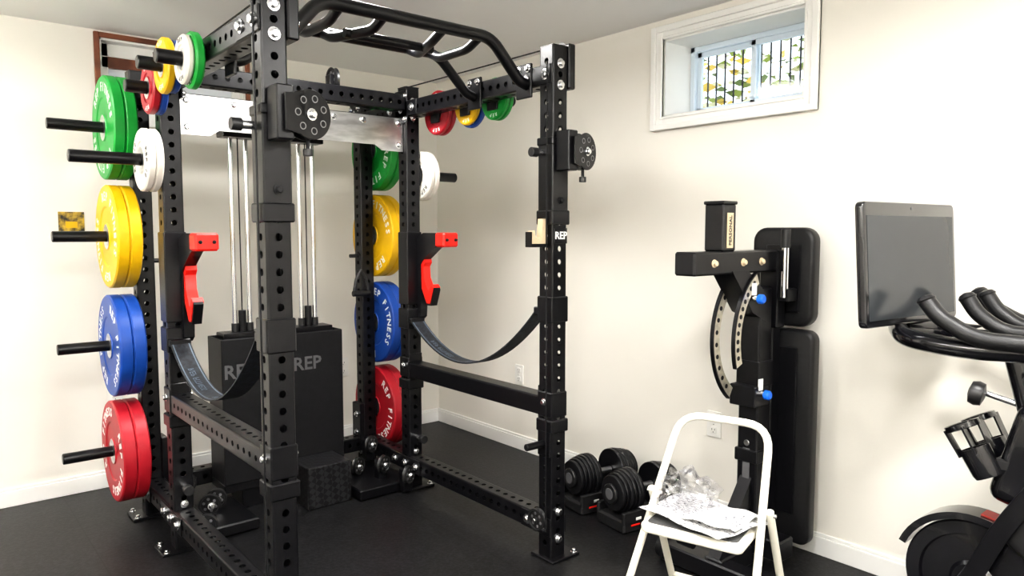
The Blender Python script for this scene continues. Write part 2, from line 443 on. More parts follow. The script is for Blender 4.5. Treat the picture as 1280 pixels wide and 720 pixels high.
# outlets
def outlet(p, n):
    w = MB(); R = facing(n); p = Vector(p)
    Q = lambda x, y, z: p + R @ Vector((x, y, z))
    w.pad(Q(0, 0, 0.004), 0.074, 0.118, 0.007, 0.006, 0.002, M_out, R)
    for dy in (-0.026, 0.026):
        w.pad(Q(0, dy, 0.008), 0.034, 0.03, 0.005, 0.008, 0.001, M_out, R)
        for dx in (-0.007, 0.007): w.box(Q(dx, dy+0.003, 0.0107), (0.0025, 0.009, 0.0006), M_txtk, 0, R)
        w.cyl(Q(0, dy-0.009, 0.0103), Q(0, dy-0.009, 0.011), 0.0025, M_txtk, seg=8)
    w.cyl(Q(0, 0, 0.007), Q(0, 0, 0.009), 0.003, M_zinc, seg=8)
    w.obj('electrical_outlet')
outlet((X1, 1.882, 0.431), (-1, 0, 0)); outlet((X1, 3.24, 0.452), (-1, 0, 0))
outlet((2.06, Y1, 0.46), (0, -1, 0)); outlet((0.79, Y1, 0.45), (0, -1, 0))
w = MB(); w.box((0.633, Y1-0.002, 1.35), (0.11, 0.003, 0.095), M_stick, 0.0005)
w.box((0.633, Y1-0.004, 1.335), (0.05, 0.002, 0.03), M_yel, 0.0005); w.obj('wall_sticker')

# ------------------------------------------------------------------ power rack
XL, XR, YF, YM, YR, TW, ZT = 0.825, 1.936, 2.06, 3.10, 3.57, 0.076, 2.0
rack = empty('power_rack', (1.38, 2.8, 0))
up = MB()
for (x, y) in ((XL, YF), (XR, YF), (XL, YM), (XR, YM), (XL, YR), (XR, YR)):
    up.holetube((x, y, 0.012), (x, y, ZT), TW, M_blk)
    up.box((x, y, ZT+0.002), (TW, TW, 0.004), M_blk, 0.001)
    sx = 1 if x == XR else -1
    up.box((x+sx*0.02, y, 0.006), (0.15, 0.13, 0.012), M_blk, 0.003)
    for dy in (-0.05, 0.05): up.bolt((x+sx*0.075, y+dy, 0.012), (0, 0, 1), 0.009)
up.obj('uprights', rack)
bm_ = MB()
h = TW/2
ZB, ZTB, ZMB = 0.135, 1.895, 0.615
for x in (XL, XR):
    sx = 1 if x == XR else -1
    for (ya, yb) in ((YF+h, YM-h), (YM+h, YR-h)):
        bm_.holetube((x, ya, ZTB), (x, yb, ZTB), TW, M_blk)
        bm_.holetube((x, ya, ZB), (x, yb, ZB), TW, M_blk)
    sd = (1, 1, 1, 1) if x == XL else (0, 0, 0, 0)
    bm_.holetube((x, YF+h, ZMB), (x, YM-h, ZMB), TW, M_blk, r=0.010, sides=sd)
    for y in (YF, YM, YR):
        for z in (ZB, ZTB):
            dirs = []
            if y < YR: dirs.append(1)
            if y > YF: dirs.append(-1)
            for s_ in (1, -1):
                xx = x+s_*(h+0.003)
                y0 = y-h-(0.10 if -1 in dirs else 0); y1 = y+h+(0.10 if 1 in dirs else 0)
                bm_.box((xx, (y0+y1)/2, z), (0.006, y1-y0, 0.072), M_blk, 0.002)
                bm_.bolt((x+s_*(h+0.006), y, z), (s_, 0, 0), 0.0145)
                for dd in dirs: bm_.bolt((x+s_*(h+0.006), y+dd*(h+0.06), z), (s_, 0, 0), 0.0145)
    for y, dd in ((YF, 1), (YM, -1)):
        bm_.box((x, y+dd*(h+0.003), ZMB), (0.074, 0.006, 0.16), M_blk, 0.002)
        bm_.box((x, y, ZMB-0.075), (0.092, 0.092, 0.05), M_blk, 0.004)
        bm_.box((x, y, ZMB+0.01), (0.084, 0.084, 0.10), M_blk, 0.004)
        for s_ in (1, -1): bm_.bolt((x+s_*0.043, y, ZMB+0.02), (s_, 0, 0), 0.011)
    for z in (ZTB+0.04, ZTB-0.04, ZB-0.05, ZB+0.06):
        bm_.bolt((x, YF-h, z), (0, -1, 0)); bm_.bolt((x, YM-h, z), (0, -1, 0), 0.011)
        bm_.bolt((XL+h, YR-0.0, z) if x == XL else (XR-h, YR, z), (1, 0, 0) if x == XL else (-1, 0, 0))
bm_.holetube((XL+h, YM, ZTB+0.03), (XR-h, YM, ZTB+0.03), TW, M_blk)
bm_.holetube((XL+h, YR, ZTB), (XR-h, YR, ZTB), TW, M_blk)
bm_.holetube((XL+h, YR, ZB), (XR-h, YR, ZB), TW, M_blk)
for sx, x in ((1, XL+h), (-1, XR-h)):
    for y in (YM, YR):
        bm_.box((x+sx*0.003, y, ZTB+0.01), (0.006, 0.11, 0.16), M_blk, 0.002)
        for dy in (-0.043, 0.043):
            for dz in (-0.05, 0.06): bm_.bolt((x+sx*0.006, y+dy, ZTB+dz), (sx, 0, 0), 0.010)
bm_.obj('beams', rack)
sp = MB()
R = facing((0, -1, 0))
n_ = [(-0.515, 0.075), (0.515, 0.075), (0.515, -0.085), (0.40, -0.085), (0.36, -0.06), (-0.36, -0.06), (-0.40, -0.085), (-0.515, -0.085)]
sp.prism(n_, 0.006, M_steel, Matrix.Translation((1.38, YM-h+0.03, 1.775)) @ R.to_4x4())
g = glyph('REP', 0.10)
sp.add(g[0], g[1], M_blk2, Matrix.Translation((1.38, YM-h+0.026, 1.78)) @ R.to_4x4())
for x in (-0.49, -0.3, -0.15, 0.15, 0.3, 0.49):
    sp.bolt((1.38+x, YM-h+0.027, 1.825), (0, -1, 0), 0.011)
for x in (-0.49, 0.49): sp.bolt((1.38+x, YM-h+0.027, 1.72), (0, -1, 0), 0.011)
sp.obj('silver_crossplate', rack)

# multi grip pull-up bar
pb = MB()
def arch(y, r, zt, xa=1.03, xb=1.71):
    pb.pipe([(XL+h+0.01, y, 1.87), (XL+h+0.05, y, 1.88), (xa, y, zt), (xb, y, zt), (XR-h-0.05, y, 1.88), (XR-h-0.01, y, 1.87)], r, M_blk, 14, fil=0.05)
arch(2.16, 0.022, 2.02); arch(2.50, 0.020, 2.02, 1.06, 1.70)
for x0, x1_ in ((1.10, 1.10), (1.26, 1.20), (1.50, 1.56), (1.66, 1.66)):
    pb.pipe([(x0, 2.16, 2.017), (x0, 2.24, 1.985), (x1_, 2.42, 1.985), (x1_, 2.50, 2.017)], 0.0175, M_blk, 12, fil=0.03)
pb.pipe([(1.20, 2.33, 1.985), (1.56, 2.33, 1.985)], 0.0165, M_blk, 12)
for x in (XL, XR):
    s_ = 1 if x == XL else -1
    for y in (2.18, 2.50):
        pb.box((x+s_*(h+0.006), y, ZTB-0.01), (0.012, 0.09, 0.13), M_blk, 0.003)
        for dy in (-0.028, 0.028): pb.bolt((x+s_*(h+0.012), y+dy, ZTB+0.035), (s_, 0, 0), 0.010)
pb.obj('multi_grip_pullup_bar', rack)

# cable trolleys, pulleys and cables
tr = MB()
def pulley(b_, c, n, r, m=M_blkplastic, nh=6):
    n = Vector(n).normalized(); c = Vector(c)
    b_.lathe([(0.006, -0.012), (r*0.28, -0.012), (r*0.30, -0.005), (r*0.80, -0.005), (r*0.84, -0.011), (r, -0.011), (r*0.90, -0.002), (r*0.90, 0.002), (r, 0.011), (r*0.84, 0.011), (r*0.80, 0.005), (r*0.30, 0.005), (r*0.28, 0.012), (0.006, 0.012)], c, n, m, 32, closed=True)
    b_.cyl(c-n*0.02, c+n*0.02, 0.008, M_zinc, seg=10)
    R = frame_z(n)
    for k in range(nh):
        a = k*math.pi*2/nh+0.3
        q = c + R @ Vector((r*0.57*math.cos(a), r*0.57*math.sin(a), 0))
        b_.cyl(q-n*0.0065, q+n*0.0065, r*0.14, M_rim, seg=12, bev=0.0005)
for x in (XL, XR):
    tr.box((x, YF, 1.50), (0.084, 0.084, 0.32), M_blk, 0.004)
    tr.box((x, YF, 1.355), (0.094, 0.094, 0.055), M_blk, 0.004)
    tr.box((x, YF, 1.645), (0.092, 0.092, 0.03), M_blk, 0.004)
    nn = Vector((math.sin(rad(-14)), math.cos(rad(-14)), 0)); sd = Vector((nn.y, -nn.x, 0))
    c = Vector((x+0.070, YF-0.09, 1.63 if x == XL else 1.605))
    pulley(tr, c, nn, 0.060)
    Rr = Matrix((sd, Vector((0, 0, 1)), nn)).transposed()
    tr.prism([(-0.085, -0.05), (-0.02, -0.06), (-0.02, 0.06), (-0.085, 0.05)], 0.006, M_blk, Matrix.Translation(c-nn*0.016) @ Rr.to_4x4())
    for s_ in (-1, 1):
        tr.cyl(c+nn*s_*0.014, c+nn*s_*0.019, 0.070, M_blk, seg=40, bev=0.001)
    for kk in range(7):
        a = kk*math.pi*2/7+0.4
        q = c-nn*0.0192+Rr @ Vector((0.046*math.cos(a), 0.046*math.sin(a), 0))
        tr.lathe([(0.008, 0), (0.0105, 0), (0.0105, 0.0012), (0.008, 0.0012)], q, -nn, M_rim, 16, closed=True)
        tr.cyl(q, q-nn*0.0006, 0.008, M_blk2, seg=16, bev=0.0001)
    tr.box(c-sd*0.075+Vector((0, 0.03, 0)), (0.05, 0.07, 0.15), M_blk, 0.004)
    tr.bolt(c-nn*0.0195, -nn, 0.012)
    tr.cyl((x-0.046, YF, 1.60), (x-0.085, YF, 1.60), 0.012, M_zinc); tr.cyl((x-0.085, YF, 1.60), (x-0.115, YF, 1.60), 0.018, M_blkplastic)
    for dz in (-0.05, 0.02): tr.bolt((x+0.043, YF, 1.50+dz), (1, 0, 0), 0.010)
    tr.bolt((x, YF-0.043, 1.60), (0, -1, 0), 0.010); tr.bolt((x, YF-0.043, 1.42), (0, -1, 0), 0.010, M_blk2)
    tr.pipe([(x-0.052, YF-0.02, 0.12), (x-0.052, YF-0.02, 1.94)], 0.003, M_blk2, 6)
    tr.pipe([(c.x, c.y, c.z-0.06), (c.x, c.y+0.0, c.z-0.10)], 0.006, M_blk2, 6)
    tr.cyl((c.x, c.y, c.z-0.115), (c.x, c.y, c.z-0.095), 0.014, M_blkplastic, seg=12)
    tr.box((x+0.055, YF-0.01, 1.93), (0.035, 0.075, 0.17), M_blk, 0.005)
    pulley(tr, (x+0.058, YF+0.01, 1.985), (1, 0, 0), 0.042)
    tr.bolt((x+0.073, YF-0.01, 1.90), (1, 0, 0), 0.010)
    tr.pipe([(x+0.05, YF+0.03, 2.02), (x+0.05 if x == XL else x-0.05, YM, 1.99)], 0.003, M_blk2, 6)
    pulley(tr, (x-0.06, YF+0.02, 0.16), (1, 0, 0), 0.045)
for x in (1.215, 1.545):
    for y in (YM+0.02, YR-0.1):
        pulley(tr, (x, y, 2.0), (1, 0, 0), 0.05)
    tr.box((x, YM+0.02, 1.985), (0.05, 0.05, 0.06), M_blk, 0.003)
tr.obj('cable_trolleys', rack)

# weight stack tower
ws = MB()
for (xa, xb) in ((1.08, 1.35), (1.41, 1.68)):
    xc = (xa+xb)/2
    for dx in (-0.035, 0.035):
        ws.cyl((xc+dx, 3.44, 0.1), (xc+dx, 3.44, 1.74), 0.0115, M_chrome, seg=14)
    ws.box((xc, 3.345, 0.47), (xb-xa, 0.012, 0.68), M_blk2, 0.004)
    ws.box((xc, 3.525, 0.47), (xb-xa, 0.006, 0.68), M_blk2, 0.002)
    for xx in (xa+0.004, xb-0.004): ws.box((xx, 3.435, 0.47), (0.008, 0.18, 0.68), M_blk2, 0.002)
    for k in range(24):
        ws.box((xc, 3.44, 0.16+k*0.0265), (xb-xa-0.05, 0.12, 0.024), M_blk, 0.002)
    ws.box((xc, 3.44, 0.815), (xb-xa-0.06, 0.11, 0.03), M_blk, 0.003)
    ws.cyl((xc, 3.44, 0.82), (xc, 3.44, 0.93), 0.018, M_blk, seg=14); ws.cyl((xc, 3.44, 0.93), (xc, 3.44, 1.9), 0.003, M_blk2, seg=6)
    for dx in (-0.035, 0.035): ws.cyl((xc+dx, 3.44, 0.83), (xc+dx, 3.44, 0.87), 0.017, M_blkplastic, seg=14)
    g = glyph('REP', 0.090)
    ws.add(g[0], g[1], M_txtg, Matrix.Translation((xc-0.055, 3.338, 0.655)) @ facing((0, -1, 0)).to_4x4())
    ws.box((xc, 3.44, 1.75), (0.16, 0.09, 0.03), M_blk, 0.003)
    ws.box((xc, 3.44, 0.11), (xb-xa, 0.18, 0.04), M_blk, 0.003)
    ws.box((xc, 3.44, 0.045), (0.10, 0.16, 0.09), M_blk, 0.003)
ws.box((1.38, 3.44, 1.80), (0.98, 0.05, 0.06), M_blk, 0.003)
ws.box((1.50, 3.23, 0.10), (0.22, 0.20, 0.20), M_dia, 0.004)
ws.obj('weight_stacks', rack)
lb = MB()
for x, s_ in ((XL, 1), (XR, -1)):
    for k, (dx, y, z) in enumerate(((0.07, 3.02, 0.10), (0.13, 3.16, 0.13), (0.20, 3.30, 0.10), (0.09, 3.36, 0.18))):
        pulley(lb, (x+s_*dx, y, z), (0.5*s_, 1, 0), 0.045)
        lb.box((x+s_*dx, y+0.03, z-0.035), (0.05, 0.05, 0.11), M_blk, 0.003)
        lb.bolt((x+s_*dx, y-0.02, z), (0.0, -1, 0), 0.012)
    lb.box((x+s_*0.16, 3.25, 0.03), (0.30, 0.36, 0.05), M_blk, 0.006)
    lb.box((x+s_*0.05, YR, 0.25), (0.03, 0.09, 0.22), M_blk, 0.004)
    for z in (0.2, 0.3): lb.bolt((x+s_*0.066, YR-0.01, z), (s_, 0, 0), 0.011)
    lb.cyl((x-s_*0.0, YM-h, 0.27), (x, YM-h-0.05, 0.27), 0.014, M_zinc); lb.cyl((x, YM-h-0.05, 0.27), (x, YM-h-0.08, 0.27), 0.02, M_blkplastic)
    lb.cyl((x+s_*h, YR, 1.17), (x+s_*(h+0.05), YR, 1.17), 0.010, M_blkplastic)
hx, hy = XR-h-0.02, YR-h-0.03
lb.pipe([(hx, hy+0.03, 1.19), (hx, hy, 1.17), (hx, hy, 1.10)], 0.006, M_blk2, 8)
lb.pipe([(hx, hy, 1.10), (hx-0.03, hy, 1.05), (hx-0.045, hy, 0.97), (hx+0.045, hy, 0.97), (hx+0.03, hy, 1.05), (hx, hy, 1.10)], 0.008, M_blkplastic, 8, fil=0.02)
lb.cyl((hx-0.05, hy, 0.97), (hx+0.05, hy, 0.97), 0.016, M_vinyl)
lb.obj('base_brackets_and_handle', rack)

# storage pegs
pg = MB()
def peg(x, y, z, s_, Ln=0.31, r=0.0235):
    x0 = x+s_*h
    pg.box((x0+s_*0.004, y, z), (0.008, 0.07, 0.10), M_blk, 0.002)
    pg.cyl((x0, y, z), (x0+s_*Ln, y, z), r, M_blk, seg=20, bev=0.003)
PZ = (0.326, 0.80, 1.28, 1.75)
for z in PZ: peg(XL, YR, z, -1, 0.310); peg(XR, YR, z, 1, 0.24)
peg(XL, YM, 1.58, -1, 0.310); peg(XR, YM, 1.58, 1, 0.24)
small = [(2.55, 1.865), (2.785, 1.885), (2.975, 1.835)]
for (y, z) in small: peg(XL, y, z, -1, 0.14, 0.0235)
smallR = [(2.93, 1.87), (2.69, 1.875), (2.49, 1.875)]
for (y, z) in smallR: peg(XR, y, z, 1, 0.12, 0.0235)
peg(XR, YF, 0.47, -1, 0.10, 0.014)
pg.obj('storage_pegs', rack)
jk = MB()
Mj = Matrix.Translation((XR-h-0.035, YF, 1.30)) @ facing((0, -1, 0)).to_4x4()
jk.prism([(0.03, 0.05), (0.03, -0.05), (-0.05, -0.05), (-0.05, 0.0), (-0.035, 0.005), (-0.03, -0.02), (0.0, -0.025), (0.008, 0.05)], 0.03, M_tan, Mj)
jk.prism([(0.03, -0.045), (0.03, -0.058), (-0.054, -0.058), (-0.054, 0.0), (-0.05, 0.0), (-0.05, -0.045)], 0.034, M_blk, Mj)
g = glyph('REP', 0.04)
jk.box((XR, YF-h-0.004, 1.285), (0.07, 0.006, 0.06), M_blk, 0.002)
jk.add(g[0], g[1], M_txtw, Matrix.Translation((XR, YF-h-0.008, 1.285)) @ facing((0, -1, 0)).to_4x4())
jk.obj('bar_hook', rack)

# J-cups
for x in (XL, XR):
    j = MB()
    j.box((x, YM, 1.12), (0.086, 0.086, 0.36), M_blk, 0.004)
    B3 = Matrix((Vector((0, -1, 0)), Vector((0, 0, 1)), Vector((-1, 0, 0)))).transposed().to_4x4()
    Mx = Matrix.Translation((x+0.035, YM, 0)) @ B3
    j.prism([(0.035, 1.10), (0.09, 1.16), (0.20, 1.225), (0.26, 1.23), (0.26, 1.295), (0.10, 1.295), (0.035, 1.27)], 0.045, M_blk, Mx)
    j.prism([(0.035, 0.86), (0.065, 0.88), (0.075, 1.0), (0.07, 1.16), (0.035, 1.18)], 0.04, M_blk, Mx)
    j.box((x+0.045, YM-0.255, 1.262), (0.088, 0.075, 0.068), M_jred, 0.008)
    for dx in (-0.025, 0.025): j.bolt((x+0.045+dx, YM-0.292, 1.262), (0, -1, 0), 0.005, M_blk2)
    Mr = Matrix.Translation((x+0.040, YM, 0)) @ B3
    hook = [(0.055, 1.165), (0.098, 1.172), (0.105, 1.150), (0.088, 1.130), (0.092, 1.075), (0.135, 1.005), (0.160, 1.045), (0.176, 1.030), (0.145, 0.950), (0.118, 0.950), (0.060, 1.045)]
    j.prism(hook, 0.042, M_jred, Mr)
    j.prism([(0.035, 1.13), (0.055, 1.13), (0.055, 1.04), (0.112, 0.940), (0.150, 0.940), (0.182, 1.02), (0.176, 1.03), (0.145, 0.950), (0.118, 0.950), (0.060, 1.045), (0.065, 1.14)], 0.036, M_blk, Mr)
    for z in (1.00, 1.22): j.bolt((x+0.06, YM-0.06, z), (1, 0, 0), 0.008, M_blk2)
    j.obj('spotter_arm_cup', rack)

# safety straps
for x in (XL, XR):
    st = MB()
    za, zb, zm = 0.86, 0.99, 0.715
    ya, yb = YM-0.06, YF+0.06
    n = 28; vs = []; wd = 0.075
    for i in range(n+1):
        t = i/n; y = ya+(yb-ya)*t
        z = za*(1-t)*(1-2*t)+4*t*(1-t)*(zm)+zb*t*(2*t-1)
        for (dx, dz) in ((-wd/2, -0.003), (wd/2, -0.003), (wd/2, 0.003), (-wd/2, 0.003)): vs.append((x+dx, y, z+dz))
    fs = [(i*4+k, i*4+(k+1) % 4, (i+1)*4+(k+1) % 4, (i+1)*4+k) for i in range(n) for k in range(4)]
    fs += [(0, 1, 2, 3), (4*n, 4*n+1, 4*n+2, 4*n+3)]
    st.add(vs, fs, M_strap)
    def zz(t): return za*(1-t)*(1-2*t)+4*t*(1-t)*(zm)+zb*t*(2*t-1)+0.0036
    for q0 in (0.12, 0.42, 0.70):
        gv = glyph('REP FITNESS', 0.034)
        vv = []
        for p in gv[0]:
            t = q0+0.12+(p.x)/1.0
            vv.append((x-0.012-p.y*0.9+0.01, ya+(yb-ya)*t, zz(t)+0.0004))
        st.add(vv, gv[1], M_denim)
    for xx in (-0.032, 0.028):
        vv = []
        for i in range(n+1):
            t = i/n; vv += [(x+xx, ya+(yb-ya)*t, zz(t)), (x+xx+0.004, ya+(yb-ya)*t, zz(t))]
        st.add(vv, [(2*i, 2*i+1, 2*i+3, 2*i+2) for i in range(n)], M_denim)
    st.box((x, YM, za+0.01), (0.090, 0.090, 0.10), M_blk, 0.004); st.box((x, YM-0.055, za+0.0), (0.08, 0.03, 0.03), M_blk, 0.004)
    st.box((x, YF, zb+0.01), (0.088, 0.088, 0.10), M_blk, 0.004); st.box((x, YF+0.055, zb+0.0), (0.08, 0.03, 0.03), M_blk, 0.004)
    st.obj('safety_strap', rack)

# ------------------------------------------------------------------ plates
def plate(name, x, y, z, R_, t, m, txt, mt, n=-1, hole=0.0245, rot=0.0):
    b_ = MB(); T = t/2
    hub = min(0.055, R_*0.42)
    prof = [(hole, -T, M_steel), (hub, -T, m), (hub+0.004, -T+0.005, m), (R_*0.56, -T+0.005, m), (R_*0.59, -T, m), (R_-0.006, -T, m), (R_, -T+0.006, m), (R_, T-0.006, m), (R_-0.006, T, m), (R_*0.59, T, m), (R_*0.56, T-0.005, m), (hub+0.004, T-0.005, m), (hub, T, M_steel), (hole, T, M_steel)]
    b_.lathe(prof, (x, y, z), (1, 0, 0), m, 48, closed=True)
    if txt:
        for sgn in (-1, 1):
            Rf = facing((sgn, 0, 0))
            size = R_*0.24
            for half, base in ((txt, 90), (txt, 270)):
                na = len(half); step = 12.5 if na > 5 else 15
                for i, ch in enumerate(half):
                    if ch == ' ': continue
                    ang = base+rot-(i-(na-1)/2)*step
                    a = rad(ang)
                    gv = glyph(ch, size)
                    Mg = Matrix.Translation((x+sgn*(T+0.0003), y, z)) @ Rf.to_4x4() @ Matrix.Translation((R_*0.775*math.cos(a), R_*0.775*math.sin(a), 0)) @ Matrix.Rotation(a-math.pi/2, 4, 'Z')
                    b_.add(gv[0], gv[1], mt, Mg)
    b_.obj(name)
txt = 'REP FITNESS'
cols = [M_red, M_blue, M_yel, M_grn]; th = [0.054, 0.052, 0.048, 0.046]
for i, z in enumerate(PZ):
    Rp = 0.225 if i < 3 else 0.222
    zc = z-0.0012
    t = th[i]
    x = XL-h-0.010
    for k in range(2):
        plate('weight_plate', x-t/2-k*(t+0.001), YR, zc, Rp, t, cols[i], txt, M_txtw, rot=35*i+k*50+10)
    x = XR+h+0.010
    for k in range(2):
        plate('weight_plate', x+t/2+k*(t+0.001), YR, zc, Rp, t, cols[i], txt, M_txtw, rot=80+40*i)
for k in range(2):
    plate('weight_plate', XL-h-0.010-0.014-k*0.029, YM, 1.579, 0.122, 0.028, M_wht, 'REP 10', M_txtk, rot=20+60*k)
    plate('weight_plate', XR+h+0.010+0.014+k*0.029, YM, 1.579, 0.122, 0.028, M_wht, 'REP 10', M_txtk, rot=20)
def small_pl(x, y, z, s_, specs):
    x = x+s_*(h+0.010)
    for (m, R_, t) in specs:
        plate('weight_plate', x+s_*t/2, y, z-0.001, R_, t, m, 'REP', M_txtw if m is not M_wht else M_txtk); x += s_*(t+0.001)
small_pl(XL, small[0][0], small[0][1], -1, [(M_grn, 0.092, 0.03), (M_wht, 0.080, 0.022)])
small_pl(XL, small[1][0], small[1][1], -1, [(M_blue, 0.092, 0.025), (M_yel, 0.097, 0.028)])
small_pl(XL, small[2][0], small[2][1], -1, [(M_blue, 0.095, 0.025), (M_red, 0.095, 0.03)])
small_pl(XR, smallR[0][0], smallR[0][1], 1, [(M_red, 0.105, 0.025), (M_red, 0.105, 0.025)])
small_pl(XR, smallR[1][0], smallR[1][1], 1, [(M_yel, 0.09, 0.022), (M_blue, 0.100, 0.025)])
small_pl(XR, smallR[2][0], smallR[2][1], 1, [(M_grn, 0.090, 0.022), (M_grn, 0.090, 0.022)])

# ------------------------------------------------------------------ adjustable bench (stored upright)
bench = empty('adjustable_weight_bench', (2.55, 1.48, 0))
p = MB()
Rw = facing((-1, 0, 0))
p.pad((2.665, 1.495, 1.125), 0.26, 0.385, 0.06, 0.055, 0.016, M_vinyl, Rw)
p.pad((2.665, 1.485, 0.495), 0.26, 0.85, 0.06, 0.04, 0.016, M_vinyl, Rw)
p.obj('pads', bench)
p = MB()
yb_ = 1.485
p.box((2.628, yb_, 1.12), (0.008, 0.14, 0.26), M_blk, 0.002); p.box((2.628, yb_, 0.52), (0.008, 0.14, 0.66), M_blk, 0.002)
p.box((2.595, yb_+0.03, 0.55), (0.06, 0.06, 0.80), M_blk, 0.005)
p.box((2.59, yb_+0.02, 1.08), (0.06, 0.08, 0.30), M_blk, 0.005)
p.box((2.495, yb_+0.03, 0.56), (0.085, 0.085, 1.06), M_blk, 0.006)
p.box((2.495, yb_+0.03, 0.76), (0.10, 0.10, 0.10), M_blk, 0.004); p.box((2.495, yb_+0.03, 0.44), (0.10, 0.10, 0.05), M_blk, 0.004)
for z in (0.25, 0.33, 0.41, 0.49): p.cyl((2.456, yb_+0.03, z), (2.449, yb_+0.03, z), 0.012, M_steel, seg=12)
p.box((2.450, yb_+0.03, 0.40), (0.004, 0.03, 0.14), M_txtg, 0.001)
p.box((2.31, yb_+0.03, 1.19), (0.54, 0.086, 0.082), M_blk, 0.006)
p.box((2.0385, yb_+0.03, 1.19), (0.004, 0.076, 0.072), M_blk2, 0.002)
for x in (2.15, 2.33, 2.45): p.bolt((x, yb_-0.013, 1.19), (0, -1, 0), 0.010, M_tan)
p.box((2.245, yb_+0.03, 1.315), (0.080, 0.080, 0.17), M_blk, 0.006)
p.box((2.245, yb_+0.03, 1.403), (0.086, 0.086, 0.012), M_blk, 0.003)
p.box((2.245, yb_-0.0115, 1.305), (0.038, 0.003, 0.125), M_tan, 0.001)
g = glyph('PERSONAL', 0.022)
p.add(g[0], g[1], M_txtk, Matrix.Translation((2.245, yb_-0.0135, 1.305)) @ facing((0, -1, 0)).to_4x4() @ Matrix.Rotation(math.pi/2, 4, 'Z'))
Mxz = Matrix.Translation((0, yb_+0.03, 0)) @ Matrix((Vector((1, 0, 0)), Vector((0, 0, 1)), Vector((0, -1, 0)))).transposed().to_4x4()
p.prism([(2.26, 1.16), (2.36, 1.16), (2.50, 1.06), (2.50, 0.96), (2.40, 1.0)], 0.09, M_blk, Mxz)
p.cyl((2.555, yb_-0.05, 1.05), (2.555, yb_-0.05, 1.30), 0.014, M_chrome); p.cyl((2.555, yb_-0.05, 1.24), (2.555, yb_-0.05, 1.31), 0.018, M_blkplastic)
p.box((2.58, yb_-0.05, 1.06), (0.07, 0.04, 0.05), M_blk, 0.004)
p.obj('frame', bench)
p = MB()
def arc(yc, a0, a1, cx=2.53, cz=0.90, r0=0.225, r1=0.265):
    N = 24; pa = [rad(a0+(a1-a0)*k/N) for k in range(N+1)]
    vs = []
    for a in pa:
        for r_ in (r0, r1):
            for dy in (-0.005, 0.005):
                vs.append((cx+r_*math.cos(a)*0.95, yc+dy, cz+r_*math.sin(a)*1.05))
    fs = []
    for k in range(N):
        o = 4*k; q = o+4
        fs += [(o, q, q+1, o+1), (o+2, o+3, q+3, q+2), (o, o+2, q+2, q), (o+1, q+1, q+3, o+3)]
    fs += [(0, 1, 3, 2), (96, 98, 99, 97)]
    p.add(vs, fs, M_arc)
    for k in range(2, 23, 2):
        a = pa[k]; rm = (r0+r1)/2
        q = Vector((cx+rm*math.cos(a)*0.95, yc, cz+rm*math.sin(a)*1.05))
        p.cyl(q+Vector((0, -0.0058, 0)), q+Vector((0, 0.0058, 0)), 0.009, M_blk2, seg=10, bev=0.0002)
    vs = []
    for a in pa:
        for r_ in (r1, r1+0.006):
            for dy in (-0.007, 0.007):
                vs.append((cx+r_*math.cos(a)*0.95, yc+dy, cz+r_*math.sin(a)*1.05))
    p.add(vs, fs, M_blk)
arc(yb_+0.075, 112, 236); arc(yb_-0.015, 118, 200)
p.box((2.46, yb_+0.03, 0.68), (0.10, 0.11, 0.08), M_blk, 0.004)
p.obj('ladder_arcs', bench)
p = MB()
for (x, z) in ((2.39, 1.055), (2.45, 0.69)):
    p.cyl((x, yb_-0.02, z), (x, yb_-0.04, z), 0.011, M_zinc); p.cyl((x, yb_-0.04, z), (x, yb_-0.065, z), 0.018, M_knob, bev=0.005)
    p.box((x-0.0, yb_-0.024, z+0.035), (0.03, 0.004, 0.045), M_txtw, 0.001)
p.obj('adjustment_knobs', bench)
p = MB()
p.box((2.42, yb_+0.03, 0.055), (0.36, 0.075, 0.075), M_blk, 0.006)
p.box((2.27, yb_+0.03, 0.045), (0.08, 0.46, 0.07), M_blk, 0.006)
p.box((2.50, yb_+0.03, 0.10), (0.10, 0.30, 0.08), M_blk, 0.006)
for dy in (-0.24, 0.24):
    p.cyl((2.27, yb_+0.03+dy*1.0-0.015, 0.05), (2.27, yb_+0.03+dy+0.015, 0.05), 0.045, M_vinyl)
p.prism([(2.24, 0.08), (2.34, 0.08), (2.50, 0.32), (2.50, 0.42)], 0.05, M_blk, Mxz)
p.cyl((2.24, yb_+0.11, 0.12), (2.24, yb_+0.18, 0.12), 0.02, M_vinyl)
p.obj('foot', bench)

